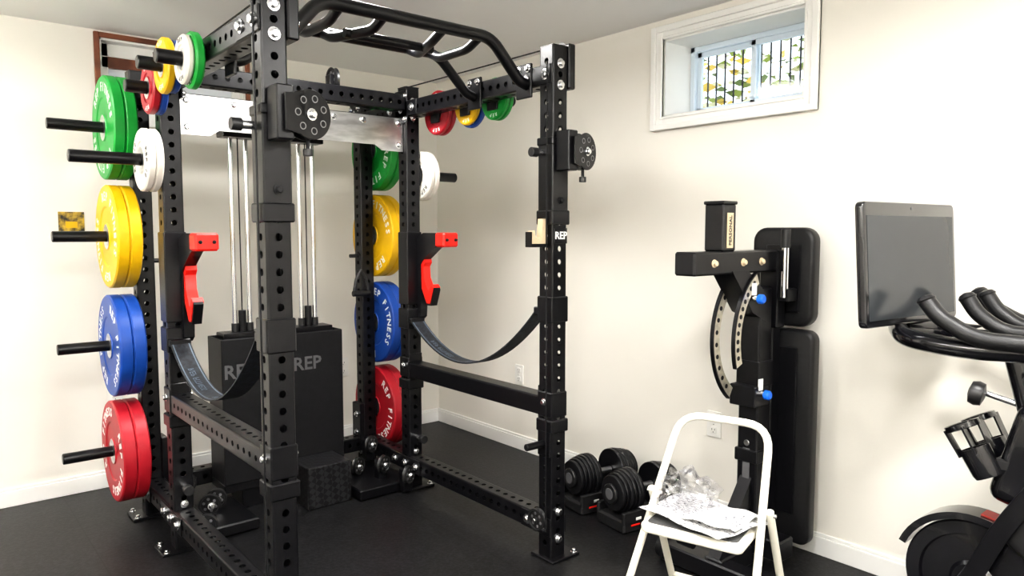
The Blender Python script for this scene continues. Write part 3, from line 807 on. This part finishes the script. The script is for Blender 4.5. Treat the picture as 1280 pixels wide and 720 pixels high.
# ------------------------------------------------------------------ adjustable dumbbells
def dumbbell(cx, cy, ang):
    b_ = MB(); zc = 0.155
    d = Vector((math.cos(ang), math.sin(ang), 0)); q = Vector((-d.y, d.x, 0)); c = Vector((cx, cy, zc))
    Rm = Matrix((d, q, Vector((0, 0, 1)))).transposed()
    b_.cyl(c-d*0.06, c+d*0.06, 0.016, M_steel, seg=16)
    for s_ in (-1, 1):
        x = 0.062
        for k, r_ in enumerate((0.098, 0.098, 0.094, 0.090, 0.085, 0.078)):
            b_.cyl(c+d*s_*x, c+d*s_*(x+0.0165), r_, M_blk2 if k % 2 else M_blk, seg=30, bev=0.003); x += 0.0185
        b_.cyl(c+d*s_*x, c+d*s_*(x+0.014), 0.045, M_blkplastic, seg=24, bev=0.004)
        b_.cyl(c+d*s_*(x+0.013), c+d*s_*(x+0.016), 0.025, M_txtg, seg=20)
        b_.box(c+d*s_*0.118+Vector((0, 0, -0.125)), (0.13, 0.19, 0.055), M_blkplastic, 0.008, Rm)
        for e_ in (-1, 1):
            b_.box(c+d*s_*0.118+q*e_*0.085+Vector((0, 0, -0.09)), (0.13, 0.02, 0.06), M_blkplastic, 0.004, Rm)
        b_.box(c+d*s_*0.118-q*0.096+Vector((0, 0, -0.12)), (0.05, 0.003, 0.008), M_jred, 0.001, Rm)
        b_.box(c+d*s_*0.10-q*0.096+Vector((0, 0, -0.095)), (0.03, 0.003, 0.012), M_txtw, 0.001, Rm)
    b_.box(c+Vector((0, 0, -0.135)), (0.36, 0.17, 0.03), M_blkplastic, 0.006, Rm)
    b_.obj('adjustable_dumbbell')
dumbbell(2.51, 2.33, rad(-8)); dumbbell(2.50, 2.07, rad(-8))

# ------------------------------------------------------------------ step stool
stool = empty('step_stool', (1.66, 1.15, 0))
D = Vector((0.963, 0.276, 0)); W = Vector((0.276, -0.963, 0))
s = MB()
F0 = Vector((1.44, 1.12, 0)); F1 = Vector((1.785, 1.175, 0.770))
def uf(side, t):
    hwid = 0.205+(0.128-0.205)*t
    return F0+(F1-F0)*t+W*side*hwid
s.pipe([uf(-1, 0.015), uf(-1, 0.99), uf(1, 0.99), uf(1, 0.015)], 0.0110, M_cream, 12, fil=0.07)
piv = F0+(F1-F0)*0.72
B0 = piv + D*0.30; B0.z = 0
def rl(side, t):
    a = piv+W*side*0.168; b_ = Vector((B0.x, B0.y, 0.0))+W*side*0.175
    return a+(b_-a)*t
for sd in (-1, 1):
    s.pipe([rl(sd, 0.0), rl(sd, 0.985)], 0.0110, M_cream, 12)
    s.cyl(rl(sd, 0.02)-W*sd*0.03, rl(sd, 0.02)+W*sd*0.016, 0.006, M_zinc)
    for q in (uf(sd, 0.02), rl(sd, 0.98)):
        s.cyl((q.x, q.y, 0), (q.x, q.y, 0.035), 0.016, M_vinyl, seg=14)
s.pipe([rl(-1, 0.6), rl(1, 0.6)], 0.008, M_cream, 10)
s.pipe([uf(-1, 0.12), uf(1, 0.12)], 0.008, M_cream, 10)
s.obj('frame', stool)
s = MB()
Rs = Matrix((D, -W, Vector((0, 0, 1)))).transposed()
cs = F0+(F1-F0)*0.64; cs.z = 0.49
s.pad(cs, 0.23, 0.28, 0.026, 0.02, 0.008, M_cream, Rs)
s.pad(cs+Vector((0, 0, 0.0135)), 0.20, 0.25, 0.004, 0.015, 0.001, M_tread, Rs)
cl = F0+(F1-F0)*0.30-D*0.04; cl.z = 0.235
s.pad(cl, 0.20, 0.33, 0.026, 0.02, 0.008, M_cream, Rs)
s.pad(cl+Vector((0, 0, 0.0135)), 0.17, 0.30, 0.004, 0.015, 0.001, M_tread, Rs)
s.obj('steps', stool)
b_ = MB()
Mp = Matrix.Translation(cs+Vector((0.0, 0.0, 0.0))) @ Matrix.Rotation(rad(-5), 4, 'Z')
vs = []; nx, ny = 14, 10
for i in range(nx+1):
    for j2 in range(ny+1):
        u, v = i/nx-0.5, j2/ny-0.5
        vs.append((u*0.22, v*0.28, 0.0225+0.004*(1+math.sin(u*9))+0.003*(1+math.cos(v*11+u*4))))
fs = [(i*(ny+1)+j2, (i+1)*(ny+1)+j2, (i+1)*(ny+1)+j2+1, i*(ny+1)+j2+1) for i in range(nx) for j2 in range(ny)]
b_.add(vs, fs, M_paper, Mp)
# second folded sheet
vs2 = [Vector((a.x*0.8+0.01, a.y*0.55-0.05, a.z+0.006)) for a in [Vector(q) for q in vs]]
b_.add(vs2, fs, M_paper, Mp @ Matrix.Rotation(rad(14), 4, 'Z')); b_.obj('instruction_leaflet')
b_ = MB(); bmm = bmesh.new(); bmesh.ops.create_icosphere(bmm, subdivisions=4, radius=1.0)
vs = []
for v in bmm.verts:
    q = v.co.copy(); nz = noise.noise(q*2.3)*0.35+noise.noise(q*6)*0.22+abs(noise.noise(q*11))*0.12
    q = q*(1+nz); q.z = max(q.z, -0.35)
    vs.append(Vector((q.x*0.07, q.y*0.08, (q.z+0.35)*0.065)))
fs = [[v.index for v in f_.verts] for f_ in bmm.faces]; bmm.free()
b_.add(vs, fs, M_bag, Matrix.Translation(cs+Vector((0.02, 0.07, 0.040)))); b_.obj('clear_plastic_bag', sharp=20)

# ------------------------------------------------------------------ exercise bike
bike = empty('exercise_bike', (2.35, 0.4, 0))
BX = 2.35
s = MB()
s.cyl((BX-0.27, 0.90, 0.045), (BX+0.27, 0.90, 0.045), 0.032, M_blk); s.cyl((BX-0.27, -0.32, 0.045), (BX+0.27, -0.32, 0.045), 0.032, M_blk)
for y in (0.90, -0.32):
    for x in (-0.27, 0.27): s.cyl((BX+x-0.02, y, 0.04), (BX+x+0.02, y, 0.04), 0.04, M_vinyl)
s.pipe([(BX, 0.88, 0.06), (BX, 0.50, 0.06), (BX, 0.10, 0.08), (BX, -0.30, 0.06)], 0.03, M_blk, rect=(0.06, 0.06), fil=0.1)
s.pipe([(BX, 0.28, 0.12), (BX, 0.44, 0.52), (BX, 0.55, 0.80)], 0.03, M_gloss, rect=(0.08, 0.11), fil=0.15)
s.pad((BX, 0.56, 0.68), 0.13, 0.30, 0.15, 0.05, 0.03, M_gloss, facing((0, 1, 0.25)))
s.pipe([(BX, 0.56, 0.72), (BX, 0.63, 0.98)], 0.030, M_gloss, 16)
s.pipe([(BX, 0.30, 0.30), (BX, 0.12, 0.60), (BX, 0.06, 0.74)], 0.03, M_gloss, rect=(0.06, 0.09), fil=0.1)
s.pipe([(BX, 0.08, 0.70), (BX, 0.0, 0.94)], 0.024, M_blk, 16)
s.pipe([(BX, 0.44, 0.50), (BX, 0.14, 0.56)], 0.03, M_gloss, rect=(0.06, 0.08))
for sx in (-1, 1):
    s.pipe([(BX+sx*0.055, 0.54, 0.62), (BX+sx*0.065, 0.62, 0.48), (BX+sx*0.06, 0.70, 0.285), (BX+sx*0.05, 0.87, 0.07)], 0.018, M_blk, rect=(0.024, 0.05), fil=0.08)
s.obj('frame', bike)
s = MB()
fc = (BX, 0.70, 0.285)
s.lathe([(0.01, -0.02), (0.05, -0.022), (0.06, -0.012), (0.135, -0.012), (0.14, -0.024), (0.175, -0.024), (0.18, -0.018), (0.18, 0.018), (0.175, 0.024), (0.14, 0.024), (0.135, 0.012), (0.06, 0.012), (0.05, 0.022), (0.01, 0.02)], fc, (1, 0, 0), M_gloss, 56, closed=True)
s.cyl((BX-0.07, 0.70, 0.285), (BX+0.07, 0.70, 0.285), 0.02, M_zinc)
s.obj('flywheel', bike)
s = MB()
def arcband(c, r0, r1, a0, a1, w_, m, n=24):
    vs = []
    for k in range(n+1):
        a = rad(a0+(a1-a0)*k/n)
        for r_ in (r0, r1):
            for dx in (-w_/2, w_/2): vs.append((c[0]+dx, c[1]+r_*math.cos(a), c[2]+r_*math.sin(a)))
    fs = []
    for k in range(n):
        o = 4*k; q = o+4
        fs += [(o, q, q+1, o+1), (o+2, o+3, q+3, q+2), (o, o+2, q+2, q), (o+1, q+1, q+3, o+3)]
    fs += [(0, 1, 3, 2), (4*n, 4*n+2, 4*n+3, 4*n+1)]
    s.add(vs, fs, m)
arcband(fc, 0.186, 0.206, 20, 200, 0.085, M_gloss); arcband(fc, 0.2065, 0.211, 95, 170, 0.05, mat('dark_red_trim', (0.30, 0.02, 0.015), 0.4, var=0.1))
s.pad((BX, 0.57, 0.47), 0.10, 0.12, 0.10, 0.03, 0.02, M_blkplastic, facing((0, 1, 0.8)))
s.lathe([(0.01, -0.02), (0.13, -0.02), (0.14, -0.012), (0.14, 0.012), (0.13, 0.02), (0.01, 0.02)], (BX+0.05, 0.26, 0.33), (1, 0, 0), M_gloss, 40)
s.box((BX+0.05, 0.48, 0.31), (0.035, 0.46, 0.17), M_gloss, 0.012)
s.obj('guards', bike)
s = MB()
ck = Vector((BX, 0.26, 0.33))
s.cyl(ck-Vector((0.11, 0, 0)), ck+Vector((0.11, 0, 0)), 0.022, M_zinc)
for sx, an in ((-1, rad(-60)), (1, rad(120))):
    pe = ck+Vector((sx*0.10, 0.17*math.cos(an), 0.17*math.sin(an)))
    s.pipe([ck+Vector((sx*0.10, 0, 0)), pe], 0.012, M_blk, rect=(0.014, 0.03))
    s.cyl(pe, pe+Vector((sx*0.06, 0, 0)), 0.009, M_zinc); s.box(pe+Vector((sx*0.08, 0, 0)), (0.075, 0.09, 0.022), M_blkplastic, 0.006)
s.obj('crank_and_pedals', bike)
s = MB()
s.pad((BX, -0.10, 0.965), 0.15, 0.17, 0.05, 0.06, 0.018, M_vinyl); s.pad((BX, 0.06, 0.965), 0.055, 0.22, 0.045, 0.025, 0.014, M_vinyl)
s.box((BX, -0.03, 0.935), (0.04, 0.24, 0.03), M_blk, 0.005)
s.obj('saddle', bike)
s = MB()
s.pipe([(BX, 0.63, 0.96), (BX, 0.64, 1.01)], 0.035, M_gloss, 16)
s.pipe([(BX, 0.44, 1.0), (BX, 0.72, 1.0)], 0.03, M_gloss, rect=(0.07, 0.05))
for sx in (-1, 1):
    s.pipe([(BX+sx*0.02, 0.46, 1.02), (BX+sx*0.20, 0.47, 1.015), (BX+sx*0.22, 0.66, 1.020), (BX+sx*0.21, 0.75, 1.070), (BX+sx*0.205, 0.785, 1.112)], 0.0225, M_vinyl, 16, fil=0.08)
    s.pipe([(BX+sx*0.07, 0.48, 1.02), (BX+sx*0.075, 0.64, 1.03), (BX+sx*0.08, 0.70, 1.075), (BX+sx*0.08, 0.725, 1.115)], 0.021, M_vinyl, 16, fil=0.05)
    s.pipe([(BX+sx*0.17, 0.42, 1.0), (BX+sx*0.18, 0.70, 0.985), (BX+sx*0.15, 0.86, 0.995), (BX+sx*0.02, 0.93, 1.005)], 0.027, M_gloss, 14, fil=0.10)
    for (xx, yy, zz_, rr_) in ((0.205, 0.784, 1.111, 0.0235), (0.08, 0.724, 1.114, 0.022)):
        s.lathe([(rr_, 0), (rr_+0.0015, 0.004), (rr_*0.8, 0.013), (0.004, 0.018)], Vector((BX+sx*xx, yy, zz_)), (0, 0.5, 1), M_vinyl, 16)
s.obj('handlebars', bike)
s = MB()
s.cyl((BX, 0.60, 0.82), (BX, 0.69, 0.84), 0.009, M_zinc); s.lathe([(0.01, 0), (0.032, 0.006), (0.036, 0.022), (0.031, 0.038), (0.01, 0.043)], (BX-0.01, 0.69, 0.835), (-0.2, 1, 0.2), M_blkplastic, 20)
s.cyl((BX-0.02, 0.57, 0.90), (BX-0.07, 0.57, 0.90), 0.02, M_blkplastic)
for sx in (-1, 1):
    c_ = Vector((BX+sx*0.065, 0.655, 0.62)); ax = (0, 0.55, 1)
    s.lathe([(0.0, 0), (0.034, 0), (0.038, 0.012), (0.041, 0.085), (0.038, 0.085), (0.034, 0.014), (0.0, 0.006)], c_, ax, M_gloss, 22)
    Rf = frame_z(ax)
    for kk in range(4):
        a = rad(20+kk*90)
        p0 = c_+Rf @ Vector((0.039*math.cos(a), 0.039*math.sin(a), 0.07)); p1 = c_+Rf @ Vector((0.044*math.cos(a), 0.044*math.sin(a), 0.15))
        s.pipe([p0, (p0+p1)/2, p1], 0.005, M_gloss, rect=(0.034, 0.005))
    s.lathe([(0.040, 0.140), (0.047, 0.142), (0.047, 0.157), (0.040, 0.155)], c_, ax, M_gloss, 26, closed=True)
    s.box(c_+Vector((-sx*0.02, -0.04, 0.04)), (0.04, 0.06, 0.03), M_blkplastic, 0.004)
s.obj('knob_and_bottle_cages', bike)
s = MB()
Rsn = Matrix.Rotation(rad(-6), 3, 'Z') @ Matrix.Rotation(rad(-4), 3, 'X') @ facing((0, -1, 0))
sc = Vector((2.35, 0.915, 1.205))
s.pad(sc, 0.53, 0.365, 0.026, 0.018, 0.006, M_gloss, Rsn)
s.pad(sc+Rsn @ Vector((0, 0, -0.02)), 0.36, 0.24, 0.03, 0.03, 0.01, M_blkplastic, Rsn)
s.box(sc+Rsn @ Vector((0, -0.010, 0.0135)), (0.495, 0.305, 0.002), M_scr, 0.0005, Rsn)
s.cyl(sc+Rsn @ Vector((0, 0.165, 0.013)), sc+Rsn @ Vector((0, 0.165, 0.0145)), 0.004, M_txtg, seg=10)
s.pipe([(BX, 0.93, 1.0), (BX, 0.955, 1.08), (BX, 0.945, 1.18)], 0.02, M_blkplastic, rect=(0.06, 0.03), fil=0.03)
s.obj('touchscreen', bike)

# ------------------------------------------------------------------ lights (added ceiling domes and floor lamps, all out of view)
def added_downlight(x, y, power, size=0.34, col=(1, 0.98, 0.95)):  # unseen ceiling dome, added as a light source that also spreads sideways
    w = MB()
    w.lathe([(0.165, 0.0), (0.185, 0.0), (0.185, -0.02), (0.165, -0.02)], (x, y, H), (0, 0, 1), M_trim, 36, closed=True)
    w.lathe([(0.164, -0.001), (0.164, -0.02), (0.14, -0.045), (0.09, -0.062), (0.03, -0.07), (0.0, -0.07)], (x, y, H), (0, 0, 1), M_lamp, 36)
    w.obj('added_ceiling_light')
    l = bpy.data.lights.new('added_downlight', 'AREA'); l.shape = 'DISK'; l.size = size; l.energy = power; l.color = col; l.spread = rad(175)
    o = bpy.data.objects.new('added_ceiling_source', l); o.location = (x, y, H-0.078); scene.collection.objects.link(o)
for (x, y, pw) in ((0.2, 0.5, 44), (1.6, 0.4, 34), (-0.6, 2.6, 16), (1.38, 2.62, 22), (-0.9, -0.9, 26), (1.2, -1.0, 28), (0.1, 3.4, 4)):
    added_downlight(x, y, pw)
def added_torchiere(x, y, power):  # floor lamp added out of view to bounce light off the ceiling
    w = MB()
    w.lathe([(0.0, 0.0), (0.14, 0.0), (0.14, 0.015), (0.03, 0.03), (0.0, 0.03)], (x, y, 0), (0, 0, 1), M_blk2, 30)
    w.cyl((x, y, 0.02), (x, y, 1.62), 0.013, M_blk2)
    w.lathe([(0.02, 1.60), (0.06, 1.62), (0.14, 1.70), (0.16, 1.73), (0.155, 1.73), (0.13, 1.70), (0.05, 1.635), (0.0, 1.63)], (x, y, 0), (0, 0, 1), M_trim, 36)
    w.obj('added_floor_lamp')
    l = bpy.data.lights.new('added_uplight', 'AREA'); l.shape = 'DISK'; l.size = 0.25; l.energy = power; l.color = (1, 0.98, 0.95); l.spread = rad(178)
    o = bpy.data.objects.new('added_uplight_source', l); o.location = (x, y, 1.722); o.rotation_euler = (math.pi, 0, 0); scene.collection.objects.link(o)
added_torchiere(-1.35, 2.3, 70); added_torchiere(0.55, -1.3, 70); added_torchiere(-1.2, -0.1, 50)

wd = bpy.data.worlds.new('daylight'); scene.world = wd; wd.use_nodes = True
bg = wd.node_tree.nodes['Background']; bg.inputs[1].default_value = 3.2
sk = wd.node_tree.nodes.new('ShaderNodeTexSky')
sk.sky_type = 'HOSEK_WILKIE'; sk.turbidity = 4; sk.sun_direction = (-0.3, -0.4, 0.85)
mxw = wd.node_tree.nodes.new('ShaderNodeMix'); mxw.data_type = 'RGBA'; mxw.inputs[0].default_value = 0.2
mxw.inputs[6].default_value = (0.88, 0.95, 1.0, 1)
wd.node_tree.links.new(sk.outputs[0], mxw.inputs[7]); wd.node_tree.links.new(mxw.outputs[2], bg.inputs[0])

# ------------------------------------------------------------------ camera
cam = bpy.data.cameras.new('camera'); co = bpy.data.objects.new('camera', cam); scene.collection.objects.link(co)
cam.lens = 905/1280*36; cam.sensor_width = 36; cam.clip_start = 0.05
co.location = (0, 0, 1.30); co.rotation_euler = (rad(90-4.43), 0, rad(-40))
scene.camera = co
